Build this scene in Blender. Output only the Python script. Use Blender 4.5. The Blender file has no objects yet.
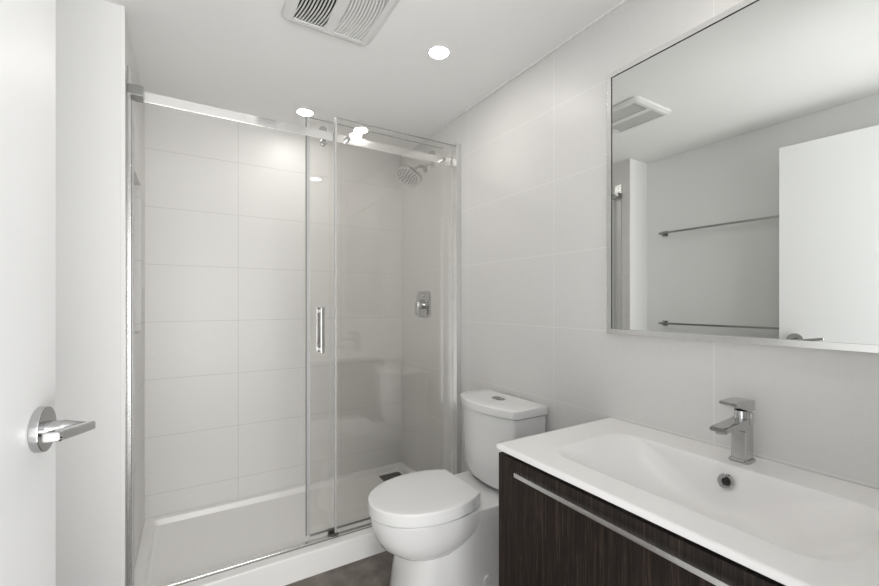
import bpy, bmesh, math, random
from mathutils import Vector, Matrix
R = math.radians
random.seed(4)
S = bpy.context.scene
C = S.collection

# ------------------------------------------------------------------ camera, world, exposure
cam_d = bpy.data.cameras.new('camera')
cam = bpy.data.objects.new('camera', cam_d); C.objects.link(cam)
cam.location = (0, 0, 1.19)
cam.rotation_euler = (R(90), 0, R(-31.5))
cam_d.sensor_width = 36
cam_d.lens = 410.6 / 879 * 36
cam_d.shift_y = 9.5 / 879
cam_d.clip_start = 0.02
S.camera = cam
S.view_settings.view_transform = 'Standard'
S.view_settings.look = 'None'
S.view_settings.gamma = 1
S.view_settings.use_curve_mapping = False
S.view_settings.exposure = -0.38
w = bpy.data.worlds.new('hall_fill_world'); S.world = w; w.use_nodes = True
bg = w.node_tree.nodes['Background']
bg.inputs[0].default_value = (0.98, 0.99, 1.0, 1)
# added fill standing in for the unseen hall, stronger from below to lift the ceiling
_t = w.node_tree; _g = _t.nodes.new('ShaderNodeTexCoord'); _s = _t.nodes.new('ShaderNodeSeparateXYZ'); _m = _t.nodes.new('ShaderNodeMapRange')
_m.inputs[1].default_value = -.25; _m.inputs[2].default_value = .05; _m.inputs[3].default_value = 4.6; _m.inputs[4].default_value = 2.2
_t.links.new(_g.outputs['Generated'], _s.inputs[0]); _t.links.new(_s.outputs[2], _m.inputs[0]); _t.links.new(_m.outputs[0], bg.inputs[1])
LAMP = 150.0                               # radiance of the downlight lenses

# unseen fill light added behind the open doorway to even out the room
hl = bpy.data.lights.new('hall_fill_light', 'AREA'); hl.shape = 'RECTANGLE'; hl.size = 1.3; hl.size_y = 1.9
hl.energy = 70; hl.color = (1, .99, .97)
ho_ = bpy.data.objects.new('hall_fill_light', hl); C.objects.link(ho_)
ho_.location = (0.1, -1.7, 1.05); ho_.rotation_euler = (R(90), 0, 0)

# ------------------------------------------------------------------ materials
def mat(name, col, rough=0.5, metal=0.0, ior=1.45, coat=0.0, emit=None, es=0):
    m = bpy.data.materials.new(name); m.use_nodes = True
    b = m.node_tree.nodes['Principled BSDF']
    b.inputs['Base Color'].default_value = (*col, 1)
    b.inputs['Roughness'].default_value = rough
    b.inputs['Metallic'].default_value = metal
    b.inputs['IOR'].default_value = ior
    b.inputs['Coat Weight'].default_value = coat
    if emit:
        b.inputs['Emission Color'].default_value = (*emit, 1)
        b.inputs['Emission Strength'].default_value = es
    return m

class N:
    def __init__(s, m): s.t = m.node_tree; s.b = s.t.nodes['Principled BSDF']
    def new(s, kind, **kw):
        n = s.t.nodes.new(kind)
        for k, v in kw.items():
            if k in n.inputs: n.inputs[k].default_value = v
            else: setattr(n, k, v)
        return n
    def link(s, a, b): s.t.links.new(a, b)
    def math(s, op, a, b=None):
        n = s.t.nodes.new('ShaderNodeMath'); n.operation = op
        for i, v in enumerate((a, b)):
            if v is None: continue
            if isinstance(v, (int, float)): n.inputs[i].default_value = v
            else: s.link(v, n.inputs[i])
        return n.outputs[0]

def tile_material(name, axis, col, grout, off_h, off_v=0.207, tw=0.591, th=0.2945, rough=0.38, gw=0.0026):
    """large stacked wall tiles with a faint linen weave"""
    m = mat(name, col, rough); n = N(m)
    g = n.new('ShaderNodeNewGeometry'); sp = n.new('ShaderNodeSeparateXYZ')
    n.link(g.outputs['Position'], sp.inputs[0])
    h, v = sp.outputs['XY'.index(axis)], sp.outputs['Z']
    def line(x, off, size):
        f = n.math('FRACT', n.math('DIVIDE', n.math('ADD', n.math('SUBTRACT', x, off), 100 * size), size))
        d = n.math('MINIMUM', f, n.math('SUBTRACT', 1.0, f))
        return n.math('LESS_THAN', n.math('MULTIPLY', d, size), gw / 2)
    mask = n.math('MAXIMUM', line(h, off_h, tw), line(v, off_v, th))
    cb = n.new('ShaderNodeCombineXYZ'); n.link(h, cb.inputs[0]); n.link(v, cb.inputs[1])
    mp = n.new('ShaderNodeMapping'); mp.inputs['Scale'].default_value = (14, 260, 1); n.link(cb.outputs[0], mp.inputs[0])
    nz = n.new('ShaderNodeTexNoise'); nz.inputs['Scale'].default_value = 1; nz.inputs['Detail'].default_value = 3
    n.link(mp.outputs[0], nz.inputs['Vector'])
    mp2 = n.new('ShaderNodeMapping'); mp2.inputs['Scale'].default_value = (240, 12, 1); n.link(cb.outputs[0], mp2.inputs[0])
    nz2 = n.new('ShaderNodeTexNoise'); nz2.inputs['Scale'].default_value = 1; nz2.inputs['Detail'].default_value = 2
    n.link(mp2.outputs[0], nz2.inputs['Vector'])
    su = n.math('ADD', n.math('MULTIPLY', nz.outputs[0], 0.6), n.math('MULTIPLY', nz2.outputs[0], 0.4))
    rp = n.new('ShaderNodeValToRGB')
    rp.color_ramp.elements[0].position = .3; rp.color_ramp.elements[1].position = .7
    rp.color_ramp.elements[0].color = (*[c * .975 for c in col], 1)
    rp.color_ramp.elements[1].color = (*[min(1, c * 1.02) for c in col], 1)
    n.link(su, rp.inputs[0])
    mx = n.new('ShaderNodeMix', data_type='RGBA')
    n.link(mask, mx.inputs[0]); n.link(rp.outputs[0], mx.inputs[6]); mx.inputs[7].default_value = (*grout, 1)
    n.link(mx.outputs[2], n.b.inputs['Base Color'])
    n.link(n.math('ADD', n.math('MULTIPLY', mask, .4), rough), n.b.inputs['Roughness'])
    bp = n.new('ShaderNodeBump', Strength=.06, Distance=.001)
    n.link(n.math('SUBTRACT', n.math('MULTIPLY', su, .35), mask), bp.inputs['Height'])
    n.link(bp.outputs[0], n.b.inputs['Normal'])
    return m

TILE = (.70, .691, .675)
M = {}
M['tile_right'] = tile_material('tile_right', 'Y', TILE, (.80, .79, .77), .58)
M['tile_back'] = tile_material('tile_back', 'X', TILE, (.55, .535, .51), .241)
M['tile_left'] = tile_material('tile_left', 'Y', TILE, (.55, .535, .51), .58)
M['paint'] = mat('wall_paint', (.84, .84, .835), .55)
M['ceil'] = mat('ceiling_paint', (.87, .865, .85), .7)
M['door'] = mat('door_paint', (.83, .833, .835), .38)
M['white_gloss'] = mat('white_porcelain', (.80, .80, .795), .12, coat=.4)
M['seat'] = mat('white_seat_plastic', (.82, .82, .815), .22)
M['basin'] = mat('white_basin', (.82, .81, .80), .25)
M['tray'] = mat('white_acrylic', (.87, .862, .848), .3)
M['caulk'] = mat('white_sealant', (.88, .87, .86), .5)
M['chrome'] = mat('chrome', (.52, .52, .52), .04, 1)
M['brushed'] = mat('polished_aluminium', (.74, .74, .73), .2, 1)
M['rail'] = mat('rail_chrome', (.95, .95, .94), .13, 1)
M['frame'] = mat('silver_frame', (.90, .90, .89), .22, 1)
M['dark_metal'] = mat('dark_steel', (.16, .16, .155), .3, 1)
M['grey_metal'] = mat('grey_metal', (.36, .36, .355), .3, 1)
M['black'] = mat('black_gap', (.012, .012, .012), .6)
M['nozzle'] = mat('grey_rubber', (.09, .09, .09), .5)
M['fan'] = mat('fan_plastic', (.74, .735, .72), .45)
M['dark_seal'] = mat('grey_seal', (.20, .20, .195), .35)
M['seal'] = mat('clear_seal', (.46, .46, .455), .2)
M['drain'] = mat('drain_steel', (.10, .10, .10), .4, .6)
M['mirror'] = mat('mirror_silver', (.80, .815, .80), 0.0, 1)
M['lens'] = mat('lamp_lens', (.9, .9, .9), .4, emit=(1, .965, .92), es=LAMP)
# clear glass: fresnel mix of clear transmission and mirror reflection
g = bpy.data.materials.new('clear_glass'); g.use_nodes = True; t = g.node_tree; t.nodes.clear()
o_ = t.nodes.new('ShaderNodeOutputMaterial'); mx = t.nodes.new('ShaderNodeMixShader')
fr = t.nodes.new('ShaderNodeFresnel')
gg = t.nodes.new('ShaderNodeNewGeometry'); gm = t.nodes.new('ShaderNodeMapRange')   # same reflectance on the entry and the exit face
gm.inputs[3].default_value = 1.65; gm.inputs[4].default_value = 1 / 1.65
t.links.new(gg.outputs['Backfacing'], gm.inputs[0]); t.links.new(gm.outputs[0], fr.inputs[0])
tr = t.nodes.new('ShaderNodeBsdfTransparent'); tr.inputs[0].default_value = (.998, .996, .990, 1)
gl = t.nodes.new('ShaderNodeBsdfGlossy'); gl.inputs['Roughness'].default_value = 0
t.links.new(fr.outputs[0], mx.inputs[0]); t.links.new(tr.outputs[0], mx.inputs[1]); t.links.new(gl.outputs[0], mx.inputs[2]); t.links.new(mx.outputs[0], o_.inputs[0])
M['glass'] = g
M['glass_edge'] = mat('glass_edge', (.25, .28, .26), .2)
# dark wenge wood
m = mat('dark_wood', (.03, .022, .018), .5, ior=1.3); n = N(m)
tc = n.new('ShaderNodeNewGeometry'); mp = n.new('ShaderNodeMapping'); mp.inputs['Scale'].default_value = (150, 150, 3.5)
n.link(tc.outputs['Position'], mp.inputs[0])
nz = n.new('ShaderNodeTexNoise', Scale=1.0, Detail=5.0, Roughness=.65); n.link(mp.outputs[0], nz.inputs['Vector'])
mp2 = n.new('ShaderNodeMapping'); mp2.inputs['Scale'].default_value = (700, 700, 22); n.link(tc.outputs['Position'], mp2.inputs[0])
nz2 = n.new('ShaderNodeTexNoise', Scale=1.0, Detail=2.0); n.link(mp2.outputs[0], nz2.inputs['Vector'])
rp = n.new('ShaderNodeValToRGB'); e = rp.color_ramp.elements
e[0].position = .36; e[0].color = (.006, .005, .0045, 1); e[1].position = .66; e[1].color = (.066, .044, .034, 1)
x_ = e.new(.52); x_.color = (.020, .0145, .012, 1)
n.link(n.math('ADD', n.math('MULTIPLY', nz.outputs[0], .62), n.math('MULTIPLY', nz2.outputs[0], .38)), rp.inputs[0])
n.link(rp.outputs[0], n.b.inputs['Base Color'])
bp = n.new('ShaderNodeBump', Strength=.2, Distance=.0006); n.link(nz2.outputs[0], bp.inputs['Height']); n.link(bp.outputs[0], n.b.inputs['Normal'])
M['wood'] = m
# brown stone-look floor
m = mat('floor_tile', (.12, .10, .088), .5); n = N(m)
tc = n.new('ShaderNodeNewGeometry')
nz = n.new('ShaderNodeTexNoise', Scale=9.0, Detail=6.0, Roughness=.6); n.link(tc.outputs['Position'], nz.inputs['Vector'])
rp = n.new('ShaderNodeValToRGB'); e = rp.color_ramp.elements
e[0].position = .35; e[0].color = (.115, .097, .083, 1); e[1].position = .68; e[1].color = (.235, .208, .185, 1)
n.link(nz.outputs[0], rp.inputs[0]); n.link(rp.outputs[0], n.b.inputs['Base Color'])
M['floor'] = m

# ------------------------------------------------------------------ mesh helpers
class MB:
    def __init__(s): s.bm = bmesh.new()
    def box(s, x0, x1, y0, y1, z0, z1, bev=0, seg=2, mi=0):
        v = [s.bm.verts.new((x, y, z)) for z in (z0, z1) for y in (y0, y1) for x in (x0, x1)]
        F = [(0, 2, 3, 1), (4, 5, 7, 6), (0, 1, 5, 4), (2, 6, 7, 3), (0, 4, 6, 2), (1, 3, 7, 5)]
        fs = [s.bm.faces.new([v[i] for i in f]) for f in F]
        for f in fs: f.material_index = mi
        if bev:
            es = list({e for f in fs for e in f.edges})
            r = bmesh.ops.bevel(s.bm, geom=es, offset=bev, segments=seg, profile=.5, affect='EDGES')
            for f in r['faces']: f.material_index = mi
        return s
    def loft(s, rings, cap0=True, cap1=True, closed=True, mi=0):
        vr = [[s.bm.verts.new(p) for p in r] for r in rings]
        k = len(rings[0])
        for a, b in zip(vr, vr[1:]):
            for i in range(k if closed else k - 1):
                j = (i + 1) % k
                s.bm.faces.new((a[i], a[j], b[j], b[i])).material_index = mi
        if cap0: s.bm.faces.new(vr[0][::-1]).material_index = mi
        if cap1: s.bm.faces.new(vr[-1]).material_index = mi
        return s
    def cyl(s, a, b, r0, r1=None, n=24, bev=0):
        a, b = Vector(a), Vector(b); r1 = r0 if r1 is None else r1
        d = (b - a).normalized(); u = d.orthogonal().normalized(); w_ = d.cross(u)
        L = (b - a).length
        prof = [(0, r0), (L, r1)] if not bev else [(0, r0 - bev), (bev * .3, r0 - bev * .3), (bev, r0), (L - bev, r1), (L - bev * .3, r1 - bev * .3), (L, r1 - bev)]
        return s.loft([[a + d * h + (u * math.cos(2 * math.pi * i / n) + w_ * math.sin(2 * math.pi * i / n)) * r for i in range(n)] for h, r in prof])
    def tube(s, pts, r, n=16):
        pts = [Vector(p) for p in pts]; rings = []
        u = None
        for i, p in enumerate(pts):
            d = (pts[min(i + 1, len(pts) - 1)] - pts[max(i - 1, 0)]).normalized()
            u = d.orthogonal().normalized() if u is None else (u - d * u.dot(d)).normalized()
            w_ = d.cross(u)
            rr = r[i] if isinstance(r, (list, tuple)) else r
            rings.append([p + (u * math.cos(2 * math.pi * k / n) + w_ * math.sin(2 * math.pi * k / n)) * rr for k in range(n)])
        return s.loft(rings)
    def ring(s, c, axis, r_in, r_out, h, n=32):
        """flat annulus of height h starting at c along axis"""
        c = Vector(c); d = Vector(axis).normalized(); u = d.orthogonal().normalized(); w_ = d.cross(u)
        b = (r_out - r_in) * .25
        prof = [(r_out, 0), (r_out, h - b if h > b else 0), (r_out - b, h), (r_in + b, h), (r_in, h - b if h > b else 0), (r_in, 0)]
        rg = [[c + d * z + (u * math.cos(2 * math.pi * k / n) + w_ * math.sin(2 * math.pi * k / n)) * r for k in range(n)] for r, z in prof]
        return s.loft(rg + [rg[0]], False, False)
    def prism(s, poly, lift, bev=0):
        """poly: list of 3d points; lift: vector"""
        lift = Vector(lift)
        a = [s.bm.verts.new(p) for p in poly]; b = [s.bm.verts.new(Vector(p) + lift) for p in poly]
        k = len(poly)
        fs = [s.bm.faces.new(a[::-1]), s.bm.faces.new(b)]
        for i in range(k): fs.append(s.bm.faces.new((a[i], a[(i + 1) % k], b[(i + 1) % k], b[i])))
        if bev:
            bmesh.ops.bevel(s.bm, geom=list({e for f in fs[:2] for e in f.edges}), offset=bev, segments=2, profile=.5, affect='EDGES')
        return s
    def build(s, name, material, parent=None, ang=35, flat=True):
        me = bpy.data.meshes.new(name)
        bmesh.ops.remove_doubles(s.bm, verts=s.bm.verts, dist=1e-6)
        bmesh.ops.recalc_face_normals(s.bm, faces=s.bm.faces)
        root = parent
        while root is not None and root.parent is not None: root = root.parent
        if root is not None: s.bm.transform(Matrix.Translation(-root.location))
        s.bm.to_mesh(me); s.bm.free()
        for p in me.polygons: p.use_smooth = True
        me.set_sharp_from_angle(angle=R(ang))
        for q in (material if isinstance(material, (list, tuple)) else [material]): me.materials.append(M[q])
        o = bpy.data.objects.new(name, me); C.objects.link(o)
        if parent is not None: o.parent = parent
        if flat:
            wn = o.modifiers.new('weighted_normals', 'WEIGHTED_NORMAL'); wn.keep_sharp = True; wn.weight = 90
        return o

def thing(name, label, cat, loc, group=None):
    o = bpy.data.objects.new(name, None); C.objects.link(o)
    o.location = loc; o.empty_display_size = .05
    o['label'] = label; o['category'] = cat
    if group: o['group'] = group
    return o
def tag(o, label, cat, group=None):
    o['label'] = label; o['category'] = cat
    if group: o['group'] = group
    return o
def struct(o): o['kind'] = 'structure'; return o
def rrect(cx, cy, hx, hy, r, n=8):
    """rounded rectangle outline in 2d, 4*(n+1) points"""
    pts = []
    for k, (sx, sy) in enumerate(((1, 1), (-1, 1), (-1, -1), (1, -1))):
        for i in range(n + 1):
            a = math.pi / 2 * (k + i / n)
            pts.append((cx + sx * (hx - r) + r * math.cos(a), cy + sy * (hy - r) + r * math.sin(a)))
    return pts

# ------------------------------------------------------------------ room shell
W, D, H = 1.258, 2.556, 2.21
XL = -.396                     # painted left wall
XS = -.187                    # tiled shower end wall
YP = 1.775                    # front of the shower end wall
Y0 = .08                      # inner face of the wall with the doorway
struct(MB().box(-.50, 1.36, -.06, 2.66, -.08, 0).build('floor', 'floor'))
struct(MB().box(-.50, 1.36, -.06, 2.66, H, H + .1).build('ceiling', 'ceil'))
struct(MB().box(W, W + .1, -.06, D + .1, 0, H).build('wall_right', 'tile_right'))
struct(MB().box(-.50, W, D, D + .1, 0, H).build('wall_back', 'tile_back'))
struct(MB().box(-.50, XL, -.06, D, 0, H).build('wall_left', 'paint'))
fr_ = MB().box(XL, -.30, -.04, Y0, 0, H).box(.56, W, -.04, Y0, 0, H).box(-.30, .56, -.04, Y0, 2.03, H)
struct(fr_.build('wall_front', 'paint'))
# shower end wall: painted front, tiled inner face with a recessed niche
nb = MB(); ny0, ny1, nz0, nz1, nx = 2.05, 2.36, 1.057, 1.735, XS - .09
nb.box(XL, nx, YP, D, 0, H, mi=0)
nb.box(nx, XS - .008, YP, ny0, 0, H, mi=0)
nb.box(XS - .008, XS, YP + .004, ny0, 0, H, mi=1)
nb.box(nx, XS, ny1, D, 0, H, mi=1)
nb.box(nx, XS, ny0, ny1, 0, nz0, mi=1); nb.box(nx, XS, ny0, ny1, nz1, H, mi=1)
nb.box(nx, nx + .002, ny0, ny1, nz0, nz1, mi=1)
struct(nb.build('wall_shower', ['paint', 'tile_left']))
struct(MB().box(XS - .010, XS + .002, YP - .003, YP + .004, 0, H, .001).build('trim_1', 'caulk'))       # tile edge trim on the corner
struct(MB().box(W - .009, W, Y0, D, H - .009, H, .002).build('trim_2', 'caulk'))                         # sealant bead
# open door, hinged on the front left, ajar into the room
def door():
    DW, DH, T = .815, 2.0, .036
    ang = R(6.5); loc = Vector((-.187 - DW * math.sin(ang), .915 - DW * math.cos(ang), .008))
    b = MB().box(-T, 0, 0, DW, 0, DH, .0015)
    d = b.build('door_1', 'door'); struct(d)
    hy, hz = DW - .066, .989
    h = MB()
    h.cyl((.030, hy, hz), (.004, hy, hz), .0105, .0125)
    # flat lever running back towards the hinge, with an elbow at the neck
    h.loft([[(.056 + dx, y, hz + zz_ + dz) for dx, dz in rrect(0, 0, ww, hh, .003, 4)] for y, ww, hh, zz_ in
            ((hy + .0135, .0085, .0055, -.004), (hy + .012, .0105, .0070, -.004), (hy - .060, .0105, .0070, .007), (hy - .118, .0105, .0068, .016), (hy - .120, .0085, .0055, .0163))])
    h.cyl((.030, hy, hz), (.056, hy, hz - .002), .0115, .0075)
    ho = h.build('door_handle', 'chrome', d); 
    ro = MB().cyl((0, hy, hz), (.012, hy, hz), .034, bev=.002, n=48).build('rosette', 'chrome', ho)
    # same handle on the other face
    h2 = MB().cyl((-T, hy, hz), (-T - .04, hy, hz), .0105)
    h2.box(-T - .056, -T - .038, hy - .105, hy + .012, hz - .0085, hz + .0085, .003)
    h2o = h2.build('door_handle', 'chrome', d)
    MB().cyl((-T, hy, hz), (-T - .010, hy, hz), .034, bev=.002, n=48).build('rosette', 'chrome', h2o)
    MB().box(-T * .5 - .011, -T * .5 + .011, DW - .001, DW + .001, hz - .03, hz + .03, .0005).build('latch_plate', 'brushed', d)
    d.location = loc; d.rotation_euler = (0, 0, -ang)
door()

# ------------------------------------------------------------------ shower
def shower_tray():
    b = MB(); n = 7
    x0, x1, y0, y1 = XS + .001, W - .001, 1.812, D - .001
    def rr(ax0, ax1, ay0, ay1, r, z): return [(x, y, z) for x, y in rrect((ax0 + ax1) / 2, (ay0 + ay1) / 2, (ax1 - ax0) / 2, (ay1 - ay0) / 2, r, n)]
    zt = .108
    rings = [rr(x0, x1, y0, y1, .002, 0), rr(x0, x1, y0, y1, .002, zt - .010), rr(x0, x1, y0 + .003, y1, .003, zt - .003), rr(x0, x1, y0 + .010, y1, .003, zt),
             rr(x0 + .036, x1 - .036, y0 + .092, y1 - .036, .02, zt), rr(x0 + .041, x1 - .041, y0 + .097, y1 - .041, .02, zt - .005),
             rr(x0 + .047, x1 - .047, y0 + .105, y1 - .047, .02, .064), rr(x0 + .053, x1 - .053, y0 + .112, y1 - .053, .02, .060)]
    # lower the rear and side rims a little below the threshold
    for rg in rings[1:6]:
        for i, (x, y, z) in enumerate(rg):
            if y > y0 + .2: rg[i] = (x, y, z - .018)
    b.loft(rings, True, False)
    # floor of the tray with a shallow drain trough at the right hand end
    fl = rings[-1]; top = [b.bm.verts.new(p) for p in fl]
    b.bm.faces.new(top)
    return b
t = thing('shower_tray', 'white acrylic shower tray with raised front threshold', 'shower tray', (.54, 2.18, 0))
shower_tray().build('tray_basin', 'tray', t)
dr = thing('drain_cover', 'dark rectangular drain cover lying in the right back corner of shower tray', 'drain cover', (1.125, 2.43, .060))
MB().box(1.055, 1.195, 2.36, 2.475, .0602, .066, .002).build('cover_plate', 'drain', dr)
cs = MB()
for k in range(7): cs.box(1.07 + k * .017, 1.078 + k * .017, 2.375, 2.46, .066, .0668)
cs.build('slot_pattern', 'black', dr)

YF, YS = 1.865, 1.908            # fixed pane, sliding pane (front faces)
RB, RT = 1.938, 1.976            # rail bottom and top
def screen():
    t = thing('shower_screen', 'fixed clear glass shower panel on the right with chrome top rail and wall channels', 'shower screen', (.54, 1.875, .108))
    gp = MB().box(.586, 1.227, YF, YF + .008, .118, 2.045, .001).build('glass_panel', 'glass', t)
    MB().box(.5775, .586, YF, YF + .008, .118, 2.045, .0005).build('edge_seal', 'seal', gp)
    MB().box(.586, 1.227, YF + .0005, YF + .0075, 2.0452, 2.0468).build('top_edge', 'glass_edge', gp)
    MB().box(XS + .046, W - .034, YF + .014, YF + .026, RB, RT, .0006).build('rail', 'rail', t)
    MB().box(XS + .001, XS + .048, 1.834, YF + .034, RB + .001, RT, .002).build('rail_bracket', 'grey_metal', t)
    MB().box(W - .060, W - .032, YF + .010, YF + .030, RB - .003, RT + .003, .002).build('rail_bracket', 'brushed', t)
    # wall channels
    MB().box(XS + .001, XS + .012, 1.836, YF + .022, .109, 2.040, .0015).build('wall_channel', 'brushed', t)
    MB().box(XS + .0125, XS + .017, YF + .004, YF + .030, .109, RB - .006, .001).build('bumper_seal', 'seal', t)
    MB().box(W - .030, W - .001, 1.827, YF + .020, .109, 2.045, .002).build('wall_channel', 'brushed', t)
    # pane to rail clamps
    for x in (.640, 1.165):
        MB().cyl((x, YF - .010, (RB + RT) / 2), (x, YF + .016, (RB + RT) / 2), .011, bev=.002).build('rail_clamp', 'chrome', t)
    # threshold track and the door guide
    MB().box(XS + .012, W - .031, YF - .004, YF + .018, .1085, .118, .002).build('threshold_track', 'brushed', t)
    MB().box(XS + .012, W - .031, YF - .0065, YF - .0042, .1085, .1105).build('track_shadow_strip', 'dark_seal', t)  # dark strip painting in the shadow gap along the track front
    gd = MB().box(.560, .592, YF - .012, YF + .004, .1182, .128, .002).box(.552, .585, YF + .012, YF + .030, .109, .140, .002).box(.552, .585, YF + .0, YF + .030, .118, .126, .002)
    gd.build('door_guide', 'dark_metal', t)
screen()
def slider():
    x0, x1 = .475, 1.195
    t = thing('sliding_glass_door', 'sliding clear glass shower door with vertical chrome pull, pushed open behind the fixed panel', 'shower door', (.82, YS, .125))
    gp = MB().box(x0, x1, YS, YS + .008, .127, 2.035, .001).build('glass_panel', 'glass', t)
    MB().box(x0 - .018, x0 + .0, YS - .001, YS + .009, .127, 2.035, .001).build('edge_seal', 'seal', gp)
    MB().box(x0, x1, YS + .0005, YS + .0075, 2.0352, 2.0368).build('top_edge', 'glass_edge', gp)
    MB().box(x0 - .018, x0 - .0135, YS - .0015, YS - .001, .127, 2.035).build('seal_lip', 'dark_seal', gp)
    MB().box(x0, x1, YS + .001, YS + .007, .119, .1268).build('bottom_seal', 'dark_seal', gp)
    for x in (.533, 1.120):
        for z, r in ((RT + .010, .018), (RB - .011, .0135)):
            b = MB().cyl((x, YF + .0275, z), (x, YS - .001, z), r, bev=.002, n=32)
            b.cyl((x, YS + .0, z), (x, YS + .014, z), r * .7, bev=.002)
            b.build('roller', 'chrome', t)
    h = MB()
    for y, s in ((YS, -1), (YS + .008, 1)):
        yo = y + s * .034
        h.box(.516, .532, min(yo - .006, yo + .006), max(yo - .006, yo + .006), .958, 1.168, .002)
        for z in (.975, 1.150):
            h.box(.518, .530, min(y, yo), max(y, yo), z - .006, z + .006)
    h.build('pull_handle', 'chrome', t)
slider()
def shower_head():
    y = 2.215
    t = thing('shower_sprayer', 'chrome rounded shower head on a short bent wall arm', 'shower head', (W, y, 2.02))
    MB().cyl((W - .0005, y, 2.022), (W - .008, y, 2.022), .027, .024, n=32).build('wall_flange', 'chrome', t)
    pts = []
    for i in range(11):
        a = i / 10
        pts.append((W - .005 - .085 * a, y, 2.022 + .012 * math.sin(a * 3.1) - .030 * a * a))
    MB().tube(pts, .0095).build('arm', 'chrome', t)
    c = Vector((W - .112, y, 1.985)); nrm = Vector((-.45, -.16, -.88)).normalized()
    ux = Vector((0, 1, 0)); ux = (ux - nrm * ux.dot(nrm)).normalized(); uy = nrm.cross(ux)
    MB().cyl(Vector((W - .090, y, 2.004)), c + nrm * .016, .014, .017, n=24).build('ball_joint', 'chrome', t)
    def ring(s, h, n_=48):
        out = []
        for k in range(n_):
            a = 2 * math.pi * k / n_; ca, sa = math.cos(a), math.sin(a)
            q = (abs(ca) ** 3.4 + abs(sa) ** 3.4) ** (-1 / 3.4)
            out.append(c + nrm * h + (ux * ca + uy * sa) * s * q)
        return out
    hd = MB().loft([ring(.016, .010), ring(.030, .014), ring(.064, .022), ring(.079, .030), ring(.081, .036), ring(.079, .041), ring(.074, .042)]).build('head', 'chrome', t)
    MB().loft([ring(.0735, .0421), ring(.0735, .0432), ring(.070, .0438)]).build('spray_face', 'brushed', hd)
    nb_ = MB()
    for rr_, k_ in ((.013, 6), (.029, 10), (.045, 14), (.061, 18)):
        for k in range(k_):
            a = 2 * math.pi * k / k_
            p = c + nrm * .0437 + (ux * math.cos(a) + uy * math.sin(a)) * rr_
            nb_.cyl(p, p + nrm * .0025, .0048, .0036, n=8)
    nb_.build('nozzles', 'nozzle', hd)
shower_head()
def shower_valve():
    y, z = 2.235, 1.178
    t = thing('shower_valve', 'chrome square shower mixer plate with lever below the shower head', 'shower valve', (W, y, z))
    def ring(h, x, r=.03): return [(x, y + a, z + b) for a, b in rrect(0, 0, h, h, r, 6)]
    MB().loft([ring(.082, W - .0005), ring(.082, W - .007), ring(.079, W - .010)]).build('plate', 'chrome', t)
    MB().cyl((W - .010, y, z), (W - .048, y, z), .030, .027, n=40, bev=.003).build('knob', 'chrome', t)
    lv = MB(); lv.loft([[(W - .044 - dx, y + yy * s, zz) for yy, zz in ((-.013, z + .014), (.013, z + .014), (.010, z - .068), (-.010, z - .068))] for dx, s in ((0, 1), (.014, .9))])
    lv.build('lever', 'chrome', t)
    MB().cyl((W - .010, y, z + .055), (W - .020, y, z + .055), .010, n=20, bev=.001).build('diverter_button', 'chrome', t)
shower_valve()

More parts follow.
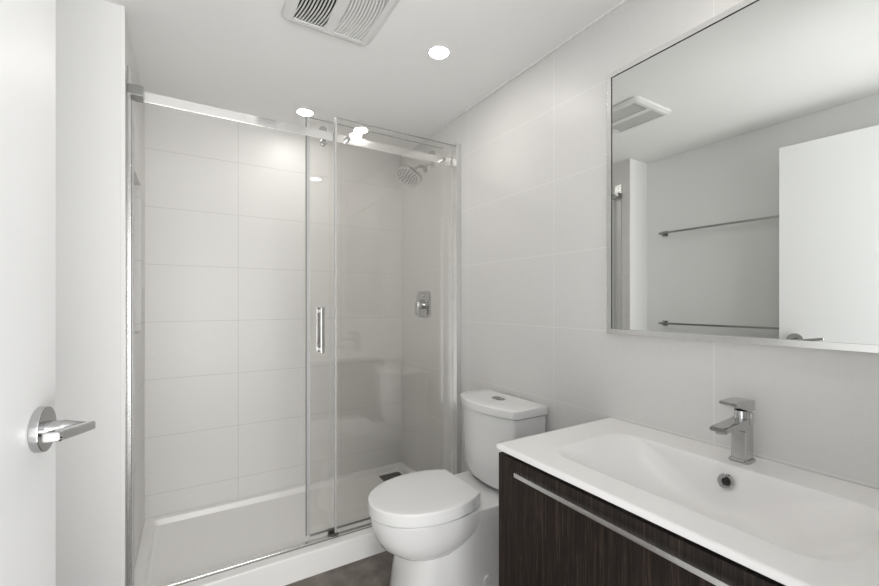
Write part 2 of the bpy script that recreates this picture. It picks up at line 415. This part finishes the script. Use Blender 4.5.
# ------------------------------------------------------------------ toilet
def toilet():
    cy = 1.388
    t = thing('toilet', 'white two-piece toilet with closed lid between vanity and shower', 'toilet', (.95, cy, 0))
    prof = [(0, .715), (.08, .83), (.18, .925), (.32, .99), (.45, 1.0), (.58, .965), (.70, .885), (.80, .77), (.88, .625), (.94, .455), (.98, .27), (.995, .13)]
    def egg(xb, xf, wm, z, rear=1.0):
        pts = [(xb + (xf - xb) * s, cy + wm * w_ * (rear if s < .1 else 1), z) for s, w_ in prof] + [(xf, cy, z)]
        return pts + [(x, 2 * cy - y, zz) for x, y, zz in pts[:-1][::-1]]
    # bowl with its skirted pedestal
    cy = 1.400
    b = MB()
    full = [(0, .93), (.08, .95), (.18, .975), (.32, .998)] + prof[4:]
    thin, prof[:] = prof[:], full
    b.loft([egg(.86, .735, .070, .240), egg(.87, .690, .104, .247), egg(.90, .643, .132, .264), egg(.93, .608, .150, .292), egg(.97, .585, .161, .330), egg(.99, .576, .165, .366),
            egg(1.0, .572, .166, .392), egg(1.0, .572, .166, .4005), egg(1.0, .574, .1645, .403), egg(1.0, .579, .161, .404)])
    prof[:] = thin
    def skirt(xf, wf, wb, z):
        xs = [(xf, 0), (xf + .004, .30), (xf + .016, .58), (xf + .036, .80), (xf + .065, .94), (xf + .10, 1.0)]
        half = [(x, wf * k) for x, k in xs] + [(.86, wf + (wb - wf) * .5), (.95, wf + (wb - wf) * .85), (1.06, wb), (1.245, wb)]
        r = [(x, cy + w_, z) for x, w_ in half]
        return r + [(x, cy - w_, z) for x, w_ in half[1:][::-1]]
    b.loft([skirt(.654, .143, .164, 0), skirt(.659, .140, .162, .06), skirt(.671, .135, .161, .16), skirt(.69, .128, .162, .24), skirt(.74, .128, .166, .36), skirt(.77, .129, .168, .398), skirt(.775, .125, .164, .4035)])
    bw = b.build('bowl', 'white_gloss', t, 50)
    MB().cyl((.975, cy - .146, .132), (.975, cy - .164, .132), .019, .017, bev=.003).build('bolt_cap', 'white_gloss', bw)
    MB().cyl((.975, cy + .146, .132), (.975, cy + .164, .132), .019, .017, bev=.003).build('bolt_cap', 'white_gloss', bw)
    MB().loft([egg(.955, .602, .148, .4043), egg(.955, .600, .150, .4055), egg(.955, .600, .150, .4110)]).build('seat', 'seat', t)
    ld = MB().loft([egg(.965, .569, .173, .4110), egg(.967, .5655, .176, .4125), egg(.967, .565, .176, .4505), egg(.9665, .5665, .175, .4545), egg(.965, .571, .172, .457), egg(.955, .597, .153, .4583), egg(.90, .69, .08, .459)])
    ld.build('lid', 'seat', t, 50)
    for s in (-1, 1): MB().cyl((.975, cy + s * .070 - .022, .422), (.975, cy + s * .070 + .022, .422), .011, bev=.002).build('hinge', 'seat', t)
    cy = 1.388
    def tank(z, hw, x0, bow, k=10, xb=1.243, r=.007):
        pts = [(xb, cy + hw, z)]
        for i in range(2 * k + 1):
            s = 1 - i / k
            e_ = max(0, abs(s) - .93) / .07
            x = x0 - bow * (1 - s * s) + r * (1 - math.sqrt(max(0, 1 - e_ * e_)))
            pts.append((x, cy + s * hw, z))
        pts.append((xb, cy - hw, z))
        return pts
    tk = MB().loft([tank(.4045, .150, 1.145, .03), tank(.417, .168, 1.120, .038), tank(.435, .178, 1.105, .044), tank(.48, .183, 1.097, .047), tank(.56, .185, 1.092, .048), tank(.66, .186, 1.089, .05), tank(.7305, .187, 1.087, .05), tank(.7306, .180, 1.095, .05), tank(.7345, .180, 1.095, .05)])
    tk.build('tank', 'white_gloss', t, 50)
    tl = MB().loft([tank(.7345, .188, 1.085, .05), tank(.736, .194, 1.079, .052, xb=1.248), tank(.763, .196, 1.077, .052, xb=1.248), tank(.768, .194, 1.080, .052, xb=1.247), tank(.771, .188, 1.086, .051, xb=1.243), tank(.7722, .13, 1.12, .04, xb=1.21)])
    lo = tl.build('tank_lid', 'white_gloss', t, 50)
    bt = MB().loft([[(1.150 + x, cy + y, z) for x, y in rrect(0, 0, hx, hy, .012, 6)] for z, hx, hy in ((.767, .018, .031), (.7745, .018, .031), (.776, .016, .029))])
    fb = bt.build('flush_button', 'grey_metal', lo)
    MB().box(1.1335, 1.1665, cy - .0008, cy + .0008, .7758, .7764).build('button_split', 'black', fb)
toilet()

# ------------------------------------------------------------------ vanity
VX, VY0, VY1, VZ = .747, Y0 + .005, .911, .79
def vanity():
    t = thing('vanity_cabinet', 'dark brown wood vanity cabinet under the white basin', 'cabinet', (1.0, .5, 0))
    MB().box(VX + .026, W - .002, VY0 + .006, VY1 - .006, .16, .66).box(VX + .026, W - .002, VY0 + .006, VY0 + .024, .66, .766).box(VX + .026, W - .002, VY1 - .024, VY1 - .006, .66, .766).box(VX + .08, W - .05, VY0 + .03, VY1 - .03, 0, .16).build('carcass', 'wood', t)
    d = MB().box(VX + .006, VX + .025, VY0 + .004, VY1 - .004, .165, .764, .001).build('drawer_front', 'wood', t)
    h = MB()
    hx = VX - .020
    h.box(hx, hx + .004, .140, .815, .7325, .7425, .0006)
    h.box(hx, VX + .0055, .140, .815, .7415, .7435, .0005)
    h.build('handle', 'frame', d)
vanity()
def washbasin():
    t = thing('washbasin', 'white one-piece vanity top with a wide shallow rectangular sink', 'sink', (1.0, .5, .77))
    n_ = 14
    def rr(x0, x1, y0, y1, r, z): return [(x, y, z) for x, y in rrect((x0 + x1) / 2, (y0 + y1) / 2, (x1 - x0) / 2, (y1 - y0) / 2, r, n_)]
    X0, X1 = VX, W - .001
    bx0, bx1, by0, by1 = .828, 1.140, .200, .797
    rings = [rr(bx0 + .05, bx1 - .05, by0 + .16, by1 - .16, .05, .679), rr(bx0 + .015, bx1 - .012, by0 + .06, by1 - .06, .06, .679), rr(bx0 - .012, bx1 + .012, by0 - .012, by1 + .012, .06, .7745), rr(X0 + .02, X1 - .02, VY0 + .02, VY1 - .02, .004, .7745), rr(X0 + .001, X1, VY0, VY1 - .001, .004, .7745), rr(X0, X1, VY0, VY1, .004, .776), rr(X0, X1, VY0, VY1, .004, VZ - .003), rr(X0 + .003, X1 - .001, VY0 + .003, VY1 - .003, .004, VZ), rr(X0 + .008, X1 - .006, VY0 + .008, VY1 - .008, .004, VZ), rr(bx0 - .006, bx1 + .006, by0 - .006, by1 + .006, .066, VZ), rr(bx0 - .003, bx1 + .003, by0 - .003, by1 + .003, .064, VZ)]
    # rim then sides: the ends slope gently, front and back steeper
    for k, (dz, f, e_) in enumerate(((0, 0, 0), (.0012, .003, .004), (.004, .006, .010), (.012, .010, .022), (.030, .015, .045), (.055, .022, .080), (.078, .030, .115), (.092, .039, .142), (.100, .052, .165), (.104, .074, .195), (.105, .100, .230))):
        rings.append(rr(bx0 + f, bx1 - f * .8, by0 + e_, by1 - e_, min(.062 + 1.3 * e_, (bx1 - bx0 - 1.8 * f) / 2 - .004), VZ - dz))
    MB().loft(rings, True, True).build('basin_top', 'basin', t, 60)
    # overflow hole on the back slope, facing forward and up
    c = Vector((1.1220, .490, .7525)); ax = Vector((-.955, 0, .30)).normalized()
    o = MB().ring(c, ax, .0095, .0185, .004).build('overflow_ring', 'chrome', t)
    MB().cyl(c - ax * .002, c + ax * .0012, .010, n=24).build('overflow_hole', 'black', o)
    MB().cyl((.985, .50, .6845), (.985, .50, .6875), .030, bev=.001, n=32).build('waste_plug', 'basin', t)
washbasin()
def faucet():
    y, x = .486, 1.196
    t = thing('faucet', 'chrome single-lever square faucet on the back edge of the basin', 'faucet', (x, y, VZ))
    MB().loft([[(a, b, z) for a, b in rrect(x, y, hx, hy, .008, 5)] for z, hx, hy in ((VZ + .0002, .0245, .023), (VZ + .006, .0245, .023), (VZ + .008, .0225, .021))]).build('base_plate', 'chrome', t)
    bd = MB().loft([[(a + off, b, z) for a, b in rrect(x, y, hx, hy, .005, 5)] for z, hx, hy, off in ((VZ + .008, .021, .0178, 0), (VZ + .095, .021, .0178, 0), (VZ + .097, .021, .0178, 0))])
    bd.cyl((x - .002, y, VZ + .096), (x - .002, y, VZ + .128), .0165, .0155, n=28)
    bd.box(x + .004, x + .021, y - .0185, y + .0185, VZ + .096, VZ + .124, .002)
    bd.build('body', 'chrome', t)
    sp = MB()
    sec = [(x - .010, VZ + .070, VZ + .110), (x - .030, VZ + .084, VZ + .108), (x - .060, VZ + .089, VZ + .106), (x - .100, VZ + .0910, VZ + .1045), (x - .116, VZ + .090, VZ + .1035), (x - .122, VZ + .092, VZ + .1015)]
    sp.loft([[(xx, y + a, (z0 + z1) / 2 + b) for a, b in rrect(0, 0, .0185, (z1 - z0) / 2, .0035, 4)] for xx, z0, z1 in sec])
    so = sp.build('spout', 'chrome', t)
    MB().cyl((x - .110, y, VZ + .093), (x - .110, y, VZ + .087), .011, n=24).build('aerator', 'grey_metal', so)
    lv = MB()
    sec = [(x + .0215, .128, .152), (x + .018, .1265, .155), (x - .005, .128, .158), (x - .040, .138, .1585), (x - .060, .145, .1575), (x - .072, .1490, .1575), (x - .075, .151, .156)]
    lv.loft([[(xx, y + a, VZ + (z0 + z1) / 2 + b) for a, b in rrect(0, 0, .0195, (z1 - z0) / 2, .0009 if z1 - z0 < .004 else .0024, 4)] for xx, z0, z1 in sec])
    lv.build('lever', 'chrome', t)
faucet()

# ------------------------------------------------------------------ mirror
def mirror():
    y0, y1, z0, z1 = .100, .911, 1.083, 1.979
    t = thing('wall_mirror', 'large rectangular mirror in a thin silver frame above the basin', 'mirror', (W, .5, z0))
    MB().box(W - .0165, W - .001, y0 + .004, y1 - .004, z0 + .004, z1 - .004).build('mirror_glass', 'mirror', t)
    f = MB(); d, fw = .020, .017
    f.box(W - d, W - .0005, y0, y1, z0, z0 + fw, .0012).box(W - d, W - .0005, y0, y1, z1 - fw, z1, .0012)
    f.box(W - d, W - .0005, y0, y0 + fw, z0 + fw, z1 - fw, .0012).box(W - d, W - .0005, y1 - fw, y1, z0 + fw, z1 - fw, .0012)
    fo = f.build('frame', 'frame', t)
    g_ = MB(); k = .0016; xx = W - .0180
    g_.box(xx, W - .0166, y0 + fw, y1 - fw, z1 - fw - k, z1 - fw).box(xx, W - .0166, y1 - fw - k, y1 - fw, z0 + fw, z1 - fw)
    g_.build('recess_shadow_strip', 'black', fo)  # black strips painting in the recess shadow along the frame's top and far side
mirror()

# ------------------------------------------------------------------ towel bars on the left wall
def towel_bar(z, label):
    t = thing('towel_bar', label, 'towel bar', (XL, 1.27, z), 'towel bars on the left wall')
    for y in (1.640, .905):
        p = MB().box(XL + .0005, XL + .008, y - .018, y + .018, z - .018, z + .018, .001)
        p.box(XL + .006, XL + .044, y - .009, y + .009, z - .009, z + .009, .001)
        p.build('post', 'grey_metal', t)
    MB().box(XL + .040, XL + .051, .885, 1.662, z - .006, z + .006, .001).build('bar', 'grey_metal', t)
towel_bar(1.676, 'slim chrome towel bar on the left wall seen in the mirror, the upper one')
towel_bar(1.044, 'slim chrome towel bar on the left wall seen in the mirror, the lower one')

# ------------------------------------------------------------------ ceiling fan grille and downlights
def fan():
    x0, x1, y0, y1 = .280, .606, 1.212, 1.540
    cx, cy = (x0 + x1) / 2, (y0 + y1) / 2; h = (x1 - x0) / 2
    t = thing('exhaust_fan', 'square white ceiling exhaust fan grille with two banks of curved slats', 'exhaust fan', (cx, cy, H))
    # frame: outer rounded square with two rectangular openings
    b = MB()
    z0, z1 = H - .0005, H - .018
    def loop(hh, r, z): return [(x, y, z) for x, y in rrect(cx, cy, hh, hh, r, 6)]
    b.loft([loop(h, .03, z0), loop(h, .03, H - .008), loop(h - .006, .028, H - .014), loop(h - .020, .022, z1)], False, False)
    fw = .036; mid = .018; hy = h - fw
    hole = [(x0 + fw, cx - mid), (cx + mid, x1 - fw)]
    # flat face as strips round the openings
    b.box(x0 + .019, x1 - .019, y0 + .019, y0 + fw, z1, z1 + .003); b.box(x0 + .019, x1 - .019, y1 - fw, y1 - .019, z1, z1 + .003)
    b.box(x0 + .019, x0 + fw, y0 + fw, y1 - fw, z1, z1 + .003); b.box(x1 - fw, x1 - .019, y0 + fw, y1 - fw, z1, z1 + .003)
    b.box(cx - mid, cx + mid, y0 + fw, y1 - fw, z1, z1 + .003)
    b.build('grille_frame', 'fan', t)
    MB().box(x0 + fw - .004, x1 - fw + .004, y0 + fw - .004, y1 - fw + .004, H - .0045, H - .001).build('dark_opening', 'black', t)
    for k, (a, c_) in enumerate(hole):
        ns = 10; pitch = (c_ - a) / ns
        for i in range(-1, ns + 1):
            xc = a + pitch * (i + .5)
            # each slat is a blade that bows sideways along its length
            rows = []
            for j in range(15):
                s = -1 + 2 * j / 14; y = cy + s * (hy + .002)
                bow = .016 * (1 - s * s) - .010
                tilt = .0035 if k == 0 else -.0035
                xx = xc + bow
                th = .0024 if k == 0 else .0032
                rows.append([(xx - th, y, z1 + .0032), (xx + th, y, z1 + .0032), (xx + th + tilt, y, z1 + .0125), (xx - th + tilt, y, z1 + .0125)])
            m_ = MB().loft(rows); m_.build('slat', 'fan', t)
fan()
def downlight(x, y, label, strength=1):
    t = thing('downlight', label, 'ceiling light', (x, y, H), 'recessed ceiling downlights')
    MB().ring((x, y, H - .0003), (0, 0, -1), .0385, .047, .004, 48).build('trim_ring', 'fan', t)
    MB().cyl((x, y, H - .0005), (x, y, H - .003), .0387, n=48).build('lens', 'lens', t)
downlight(.872, 1.427, 'round recessed downlight lit in the ceiling in front of the shower')
downlight(.535, 2.251, 'round recessed downlight lit in the ceiling inside the shower')
downlight(.900, .400, 'round recessed downlight lit in the ceiling over the vanity basin')
